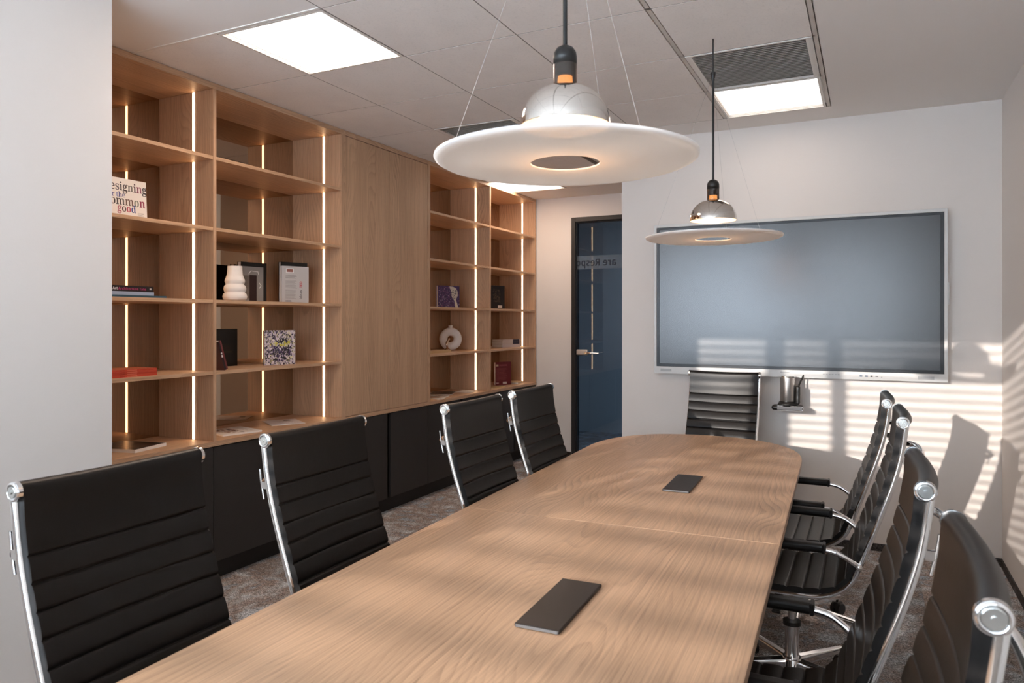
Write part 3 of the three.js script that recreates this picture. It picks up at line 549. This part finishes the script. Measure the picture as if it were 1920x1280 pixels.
{ // stacked lying books by the pillar
  const z = -2.31, y = sTop(2), g = 'lying books on the third shelf by the white pillar';
  lyingBook('thin teal book lying at the bottom of the black-topped stack', [-3.31, y, z - 0.03], 0, [0.21, 0.40, 0.011], flat(0.02, 0.07, 0.11), null, g);
  lyingBook('pale blue book lying in the middle of the black-topped stack', [-3.32, y + 0.0113, z - 0.005], 0, [0.2, 0.33, 0.017], flat(0.35, 0.42, 0.56), null, g);
  lyingBook('black book with white and magenta spine lettering lying on the pale blue book', [-3.32, y + 0.0286, z], 0, [0.2, 0.335, 0.028], flat(0.012, 0.010, 0.012), P(1024, 86, (c, w, h) => { c.fillStyle = '#171316'; c.fillRect(0, 0, w, h); c.font = 'bold 54px sans-serif'; c.textBaseline = 'middle'; c.fillStyle = '#e8e4e4'; c.fillText('Art', 350, h / 2); c.fillStyle = '#b3356e'; c.fillText('Architecture Tate', 440, h / 2 + 2); c.fillStyle = '#b8b4b4'; c.fillRect(955, 28, 30, 26); }), g);
}
for (let k = 0; k < 4; k++) { // four orange books
  const sp = P(512, 20, (c, w, h) => { c.fillStyle = '#c0452c'; c.fillRect(0, 0, w, h); c.fillStyle = '#d9785e'; c.fillRect(220, 6, 96, 8); c.fillStyle = '#a43420'; c.fillRect(150, 4, 50, 12); });
  lyingBook(['lowest', 'second lowest', 'second highest', 'topmost'][k] + ' thin orange book in the flat stack by the white pillar', [-3.27 - 0.002 * (k % 2), sTop(3) + k * 0.0093, -2.335], 0, [0.15, 0.285, 0.009], flat(0.47, 0.105, 0.045), sp, 'orange books stacked on the fourth shelf');
}
const darkCover = P(512, 512, (c, w, h) => { c.fillStyle = '#15100f'; c.fillRect(0, 0, w, h); const r = rngFrom(77); for (let k = 0; k < 46; k++) { c.fillStyle = ['#3a2620', '#5a3b30', '#241816', '#7a5a4c', '#1c1614'][Math.floor(r() * 5)]; c.fillRect(40 + r() * 380, 80 + r() * 330, 20 + r() * 110, 10 + r() * 50); } c.strokeStyle = '#d8d2cc'; c.lineWidth = 14; c.strokeRect(0, 0, w, h); }, 0.3);
lyingBook('thick magazine with dark glossy cover lying on the worktop beside the white pillar', [-3.385, CT + 0.0003, -2.46], 0.22, [0.27, 0.22, 0.016], M.paper, null, 'magazines on the worktop', 'magazine', darkCover);
lyingBook('black folder lying on the worktop behind the dark-covered magazine', [-3.50, CT + 0.0003, -2.2], 0, [0.13, 0.22, 0.02], flat(0.01, 0.01, 0.01), null, 'magazines on the worktop', 'magazine');

// second bay
{
  const t = part('stacked_vase', lathe([[0.0001, 0], [0.052, 0], [0.062, 0.007], [0.0665, 0.022], [0.0625, 0.038], [0.0535, 0.046], [0.0555, 0.050], [0.060, 0.061], [0.0605, 0.070], [0.0575, 0.083], [0.0485, 0.092], [0.050, 0.096], [0.0545, 0.107], [0.0535, 0.119], [0.0475, 0.133], [0.0425, 0.150], [0.040, 0.178], [0.0395, 0.196], [0.036, 0.196], [0.036, 0.18], [0.0001, 0.175]], 48), M.ceramic, scene);
  t.name = numbered('vase'); t.position.set(-3.235, sTop(2), -3.012); tag(t, 'white matte vase shaped like stacked rings on the third shelf', 'vase');
}
const greyBack = P(384, 512, (c, w, h) => { c.fillStyle = '#8d8986'; c.fillRect(0, 0, w, h); c.fillStyle = '#6f6863'; c.fillRect(0, 130, 170, 330); c.fillStyle = '#2a1512'; c.fillRect(170, 120, 110, 380); lines(c, 20, 150, 140, 20, 15, '#58524e', 4); c.strokeStyle = '#e8e6e4'; c.lineWidth = 9; c.beginPath(); c.moveTo(160, 110); c.lineTo(190, 60); c.lineTo(300, 68); c.lineTo(310, 115); c.stroke(); c.beginPath(); c.moveTo(318, 230); c.lineTo(350, 270); c.lineTo(318, 310); c.stroke(); });
book('black hardback standing behind the grey book beside the stacked vase', [-3.425, sTop(2), -3.325], F - 0.1, [0.19, 0.245, 0.034], flat(0.008, 0.008, 0.008), null, null, 'standing books on the third shelf');
book('grey patterned book standing just behind the stacked white vase', [-3.385, sTop(2), -3.265], F - 0.1, [0.185, 0.215, 0.026], flat(0.28, 0.27, 0.26), greyBack, null, 'standing books on the third shelf');
const tedFront = P(384, 512, (c, w, h) => { c.fillStyle = '#b9b6b6'; c.fillRect(0, 0, w, h); lines(c, 52, 130, 170, 4, 12, '#6a6668', 4); lines(c, 52, 200, 170, 9, 13, '#85807f', 4); lines(c, 52, 330, 160, 11, 12, '#858080', 4); c.strokeStyle = '#eee'; c.lineWidth = 6; c.strokeRect(64, 36, 100, 52); c.fillStyle = '#8d5a50'; c.fillRect(72, 42, 84, 40); c.save(); c.translate(290, 470); c.rotate(-Math.PI / 2); c.font = 'bold 52px sans-serif'; c.fillStyle = '#5a5658'; c.fillText('ideas', 8, 0); c.fillStyle = '#b03038'; c.fillText('TED', 170, 0); c.restore(); lines(c, 52, 478, 90, 2, 12, '#55504f', 6); });
const tedSpine = P(96, 512, (c, w, h) => { c.fillStyle = '#c4c1c1'; c.fillRect(0, 0, w, h); c.save(); c.translate(66, 490); c.rotate(-Math.PI / 2); c.font = 'bold 50px sans-serif'; c.fillStyle = '#2c2c40'; c.fillText('IDEAS', 0, 0); c.fillStyle = '#b0494e'; c.fillText('TALK', 170, 0); c.fillStyle = '#26263a'; c.fillText('BOOK', 320, 0); c.restore(); });
const oliveSpine = P(64, 512, (c, w, h) => { c.fillStyle = '#16130f'; c.fillRect(0, 0, w, h); c.save(); c.translate(48, 470); c.rotate(-Math.PI / 2); c.font = 'bold 44px sans-serif'; c.fillStyle = '#6a632f'; c.fillText('DESIGNERS', 0, 0); c.fillStyle = '#c0bcb4'; c.fillText('—', 330, 0); c.restore(); c.fillStyle = '#c9c5be'; c.fillRect(20, 26, 22, 22); });
book('black book with olive spine lettering, standing behind the pale grey text book', [-3.345, sTop(2), -3.595], F - 0.34, [0.185, 0.262, 0.030], flat(0.010, 0.009, 0.008), null, oliveSpine, 'standing books on the third shelf');
book('pale grey paperback with red word and printed spine on the third shelf', [-3.295, sTop(2), -3.55], F - 0.34, [0.185, 0.232, 0.034], flat(0.50, 0.49, 0.49), tedFront, tedSpine, 'standing books on the third shelf');
{ // black picture frame-like book and leaning dark red book
  const art = P(256, 512, (c, w, h) => { c.fillStyle = '#060506'; c.fillRect(0, 0, w, h); c.fillStyle = '#14100a'; c.fillRect(120, 200, 100, 140); c.fillStyle = '#2a2312'; c.fillRect(128, 300, 84, 24); c.fillStyle = '#22100c'; c.fillRect(140, 230, 50, 60); }, 0.35);
  book('tall black book standing on the fourth shelf by the shelf divider', [-3.44, sTop(3), -3.10], F, [0.225, 0.222, 0.02], flat(0.006, 0.006, 0.006), art, null, 'books on the fourth shelf');
  const t = thing('book', 'dark red book with white spine marks leaning against the shelf divider', 'book', [-3.235, sTop(3) + 0.0037, -2.887], 'books on the fourth shelf'); t.rotation.set(0.30, 0, 0);
  bookParts(t, 0.14, 0.165, 0.024, flat(0.10, 0.03, 0.028), null, P(64, 512, (c, w, h) => { c.fillStyle = '#241014'; c.fillRect(0, 0, w, h); c.fillStyle = '#6a2f2e'; c.fillRect(36, 0, 28, h); c.fillStyle = '#e0dcda'; c.fillRect(6, 200, 24, 30); c.fillRect(6, 244, 24, 40); }));
}
{ // cover with splashes of paint
  const r = rngFrom(9);
  const art = P(512, 512, (c, w, h) => {
    c.fillStyle = '#cfc3c6'; c.fillRect(0, 0, w, h);
    const blob = (x, y, s, col) => { c.fillStyle = col; c.beginPath(); const a0 = r() * 6.3; for (let k = 0; k < 9; k++) { const a = a0 + k * 0.7, q = s * (0.45 + r()); c[k ? 'lineTo' : 'moveTo'](x + Math.cos(a) * q, y + Math.sin(a) * q * 1.3); } c.fill(); };
    for (let k = 0; k < 1100; k++) blob(r() * w, r() * h, 3 + r() * 9, ['#2c2340', '#e6dcdf', '#7c7650', '#3c3350', '#d9d2a0', '#1c1526', '#b8a8bb', '#241c30'][Math.floor(r() * 8)]);
    for (let k = 0; k < 320; k++) { const a = r() * 6.3, q = Math.sqrt(r()) * 170; blob(270 + Math.cos(a) * q, 290 + Math.sin(a) * q, 5 + r() * 13, ['#221a24', '#2b2048', '#1c2026', '#3c2a50', '#d8ccd6'][Math.floor(r() * 5)]); }
    for (let k = 0; k < 60; k++) blob(90 + r() * 330, 170 + r() * 60, 4 + r() * 12, ['#c9bf55', '#cfc23f', '#cfcdb0'][Math.floor(r() * 3)]);
  });
  book('square book with black, white and yellow paint splashes on its cover', [-3.27, sTop(3), -3.395], F - 0.32, [0.205, 0.212, 0.020], flat(0.012, 0.008, 0.012), art, null, 'books on the fourth shelf');
}
const magA = P(384, 512, (c, w, h) => { c.fillStyle = '#d9d2cd'; c.fillRect(0, 0, w, h); const r = rngFrom(31); for (let k = 0; k < 34; k++) { c.fillStyle = ['#6b4a3e', '#8d6a58', '#b39a88', '#4a3830', '#c9b8aa'][Math.floor(r() * 5)]; c.fillRect(40 + r() * 250, 190 + r() * 230, 20 + r() * 80, 10 + r() * 40); } lines(c, 40, 50, 280, 5, 22, '#9a908a', 8); });
lyingBook('magazine with brown picture on its pale cover lying on the worktop by the shelf divider', [-3.335, CT + 0.0003, -3.085], -0.25, [0.24, 0.24, 0.009], M.paper, null, 'magazines on the worktop', 'magazine', magA);
lyingBook('flat white brochure lying on the worktop close to the closed oak cupboard', [-3.355, CT + 0.0003, -3.52], -0.55, [0.24, 0.21, 0.003], M.paper, null, 'magazines on the worktop', 'magazine', P(256, 256, (c, w, h) => { c.fillStyle = '#d6cdcc'; c.fillRect(0, 0, w, h); c.fillStyle = '#5a4a44'; c.fillRect(40, 60, 40, 50); lines(c, 100, 60, 120, 6, 20, '#b5aaa8', 4); }));

// third bay
{
  const r = rngFrom(21), art = P(384, 384, (c, w, h) => { c.fillStyle = '#42305c'; c.fillRect(0, 0, w, h); for (let k = 0; k < 420; k++) { c.fillStyle = ['#6a4a80', '#2a2040', '#a79ab0', '#55406e', '#8a5a84'][Math.floor(r() * 5)]; c.fillRect(r() * w, r() * h, 4 + r() * 13, 4 + r() * 13); } c.fillStyle = '#cdc6b8'; c.beginPath(); c.moveTo(200, 10); c.quadraticCurveTo(330, 0, 352, 110); c.quadraticCurveTo(350, 200, 320, 240); c.lineTo(366, 380); c.lineTo(310, 384); c.lineTo(290, 250); c.quadraticCurveTo(230, 200, 236, 110); c.fill(); for (let k = 0; k < 60; k++) { c.fillStyle = '#3a3048'; c.fillRect(210 + r() * 120, 60 + r() * 170, 4 + r() * 24, 3 + r() * 6); } });
  book('purple patterned book with a pale shape, standing on the shelf above the donut vase', [-3.35, sTop(2), -5.53], F - 0.3, [0.255, 0.195, 0.022], flat(0.09, 0.045, 0.12), art);
}
{
  const t = thing('vase', 'white ceramic donut-shaped vase with a short neck', 'vase', [-3.42, sTop(3), -5.69]); t.rotation.y = 0.75;
  const g = new THREE.TorusGeometry(0.0665, 0.0375, 24, 64); const p = g.attributes.position; for (let i = 0; i < p.count; i++) p.setZ(i, p.getZ(i) * 0.85); g.computeVertexNormals(); g.translate(0, 0.1045, 0);
  part('body', g, M.ceramic, t);
  part('neck', lathe([[0.021, 0.196], [0.019, 0.206], [0.0195, 0.228], [0.016, 0.228], [0.0155, 0.20]], 24), M.ceramic, t);
}
{ // small polished figurine
  const t = thing('figurine', 'small polished metal figurine in front of the donut vase', 'figurine', [-3.345, sTop(3), -5.515]);
  const m = std({ color: lin(0.62, 0.50, 0.42), metalness: 1, roughness: 0.18 });
  part('base', lathe([[0.0001, 0], [0.026, 0], [0.030, 0.008], [0.024, 0.02], [0.014, 0.03], [0.0001, 0.033]], 24), m, t);
  part('body', tube([[0, 0.02, 0], [0.004, 0.045, 0.016], [0, 0.068, 0.018], [-0.003, 0.088, -0.002], [0.0, 0.1, -0.014]], 0.009, 26, 10), m, t);
  part('head', new THREE.SphereGeometry(0.0125, 16, 12).translate(0, 0.108, -0.02), m, t);
}
lyingBook('flat pale wooden-toned book lying on the fourth shelf beside the donut vase', [-3.30, sTop(3), -5.20], 0, [0.16, 0.34, 0.022], flat(0.50, 0.34, 0.18), null, 'flat items beside the donut vase');
lyingBook('dark-pictured magazine lying on the worktop below the donut vase', [-3.30, CT + 0.0003, -5.22], 0.35, [0.21, 0.28, 0.005], M.paper, null, 'magazines on the worktop', 'magazine', magA);
lyingBook('magazine with black picture lying against the mirror below the donut vase', [-3.42, CT + 0.0003, -5.55], 0.4, [0.21, 0.28, 0.005], M.paper, null, 'magazines on the worktop', 'magazine', darkCover);
lyingBook('pale brochure lying on the worktop by the light strip below the donut vase', [-3.31, CT + 0.0003, -5.80], 0.2, [0.15, 0.21, 0.003], M.paper, null, 'magazines on the worktop', 'magazine');

// fourth bay
{
  const art = P(256, 384, (c, w, h) => { c.fillStyle = '#14100e'; c.fillRect(0, 0, w, h); const r = rngFrom(3); for (let k = 0; k < 160; k++) { c.fillStyle = ['#4a3a2a', '#2a2018', '#5a4836'][Math.floor(r() * 3)]; c.fillRect(70 + r() * 110, 50 + r() * 210, 4 + r() * 12, 4 + r() * 12); } c.fillStyle = '#d8d0c8'; c.fillRect(150, 322, 66, 40); });
  const g = 'standing books in the shelf bay next to the glass door';
  book('black book with ornate brown panel, standing in the bay next to the glass door', [-3.335, sTop(2), -6.42], F - 0.45, [0.205, 0.235, 0.02], flat(0.012, 0.009, 0.008), art, null, g);
  book('white-spined book standing right behind the black ornate book', [-3.355, sTop(2), -6.452], F - 0.45, [0.205, 0.238, 0.013], flat(0.6, 0.57, 0.53), null, null, g);
  book('black-spined book standing between white-spined and grey-spined books', [-3.373, sTop(2), -6.485], F - 0.45, [0.2, 0.235, 0.02], flat(0.012, 0.012, 0.014), null, null, g);
  book('grey-spined book standing last in the row next to the glass door', [-3.392, sTop(2), -6.521], F - 0.45, [0.2, 0.236, 0.018], flat(0.36, 0.36, 0.40), null, null, g);
}
{
  const g = 'small stack of pale books in the bay next to the glass door', z = -6.70;
  lyingBook('lowest of three pale pink books in the small stack near the glass door', [-3.36, sTop(3), z], -0.35, [0.16, 0.25, 0.03], flat(0.60, 0.50, 0.46), null, g);
  const sp = P(512, 64, (c, w, h) => { c.fillStyle = '#cbb9ac'; c.fillRect(0, 0, w, h); c.fillStyle = '#2a2438'; c.fillRect(300, 0, 190, h); });
  lyingBook('middle book with half-dark spine in the small stack near the glass door', [-3.362, sTop(3) + 0.0303, z], -0.35, [0.16, 0.25, 0.026], flat(0.58, 0.48, 0.42), sp, g);
  lyingBook('topmost book with half-dark spine in the small stack near the glass door', [-3.36, sTop(3) + 0.0566, z], -0.35, [0.158, 0.245, 0.022], flat(0.58, 0.48, 0.42), sp, g);
  book('narrow white book standing against the divider beside the small pale stack', [-3.50, sTop(3), -6.02], F, [0.05, 0.15, 0.12], flat(0.66, 0.62, 0.58), null, null);
}
{
  const art = P(384, 512, (c, w, h) => { c.fillStyle = '#6e1a1e'; c.fillRect(0, 0, w, h); c.fillStyle = '#d8c3a4'; c.fillRect(10, 50, 60, 42); c.fillStyle = '#94484a'; c.fillRect(90, 54, 200, 36); lines(c, 20, 140, 270, 14, 20, '#9c5454', 6); c.fillStyle = '#e0d8d0'; c.fillRect(180, 440, 100, 50); c.fillStyle = '#c9a8a0'; c.fillRect(14, 448, 66, 30); });
  book('dark red book with printed back cover standing on the worktop near the glass door', [-3.325, CT + 0.0003, -6.545], F - 0.42, [0.2, 0.232, 0.03], flat(0.16, 0.016, 0.018), art, P(64, 256, (c, w, h) => { c.fillStyle = '#aaa6ac'; c.fillRect(0, 0, w, h); }));
  lyingBook('thin yellowish booklet lying on the worktop before the dark red book', [-3.275, CT + 0.0003, -6.27], 0.1, [0.14, 0.24, 0.006], flat(0.55, 0.40, 0.2), null, 'booklets beside the dark red book', 'magazine');
  lyingBook('cream booklet lying on the worktop between dark red book and door wall', [-3.33, CT + 0.0003, -6.83], 0.15, [0.15, 0.21, 0.012], flat(0.62, 0.50, 0.34), null, 'booklets beside the dark red book', 'magazine');
}

renderer.render(scene, camera);
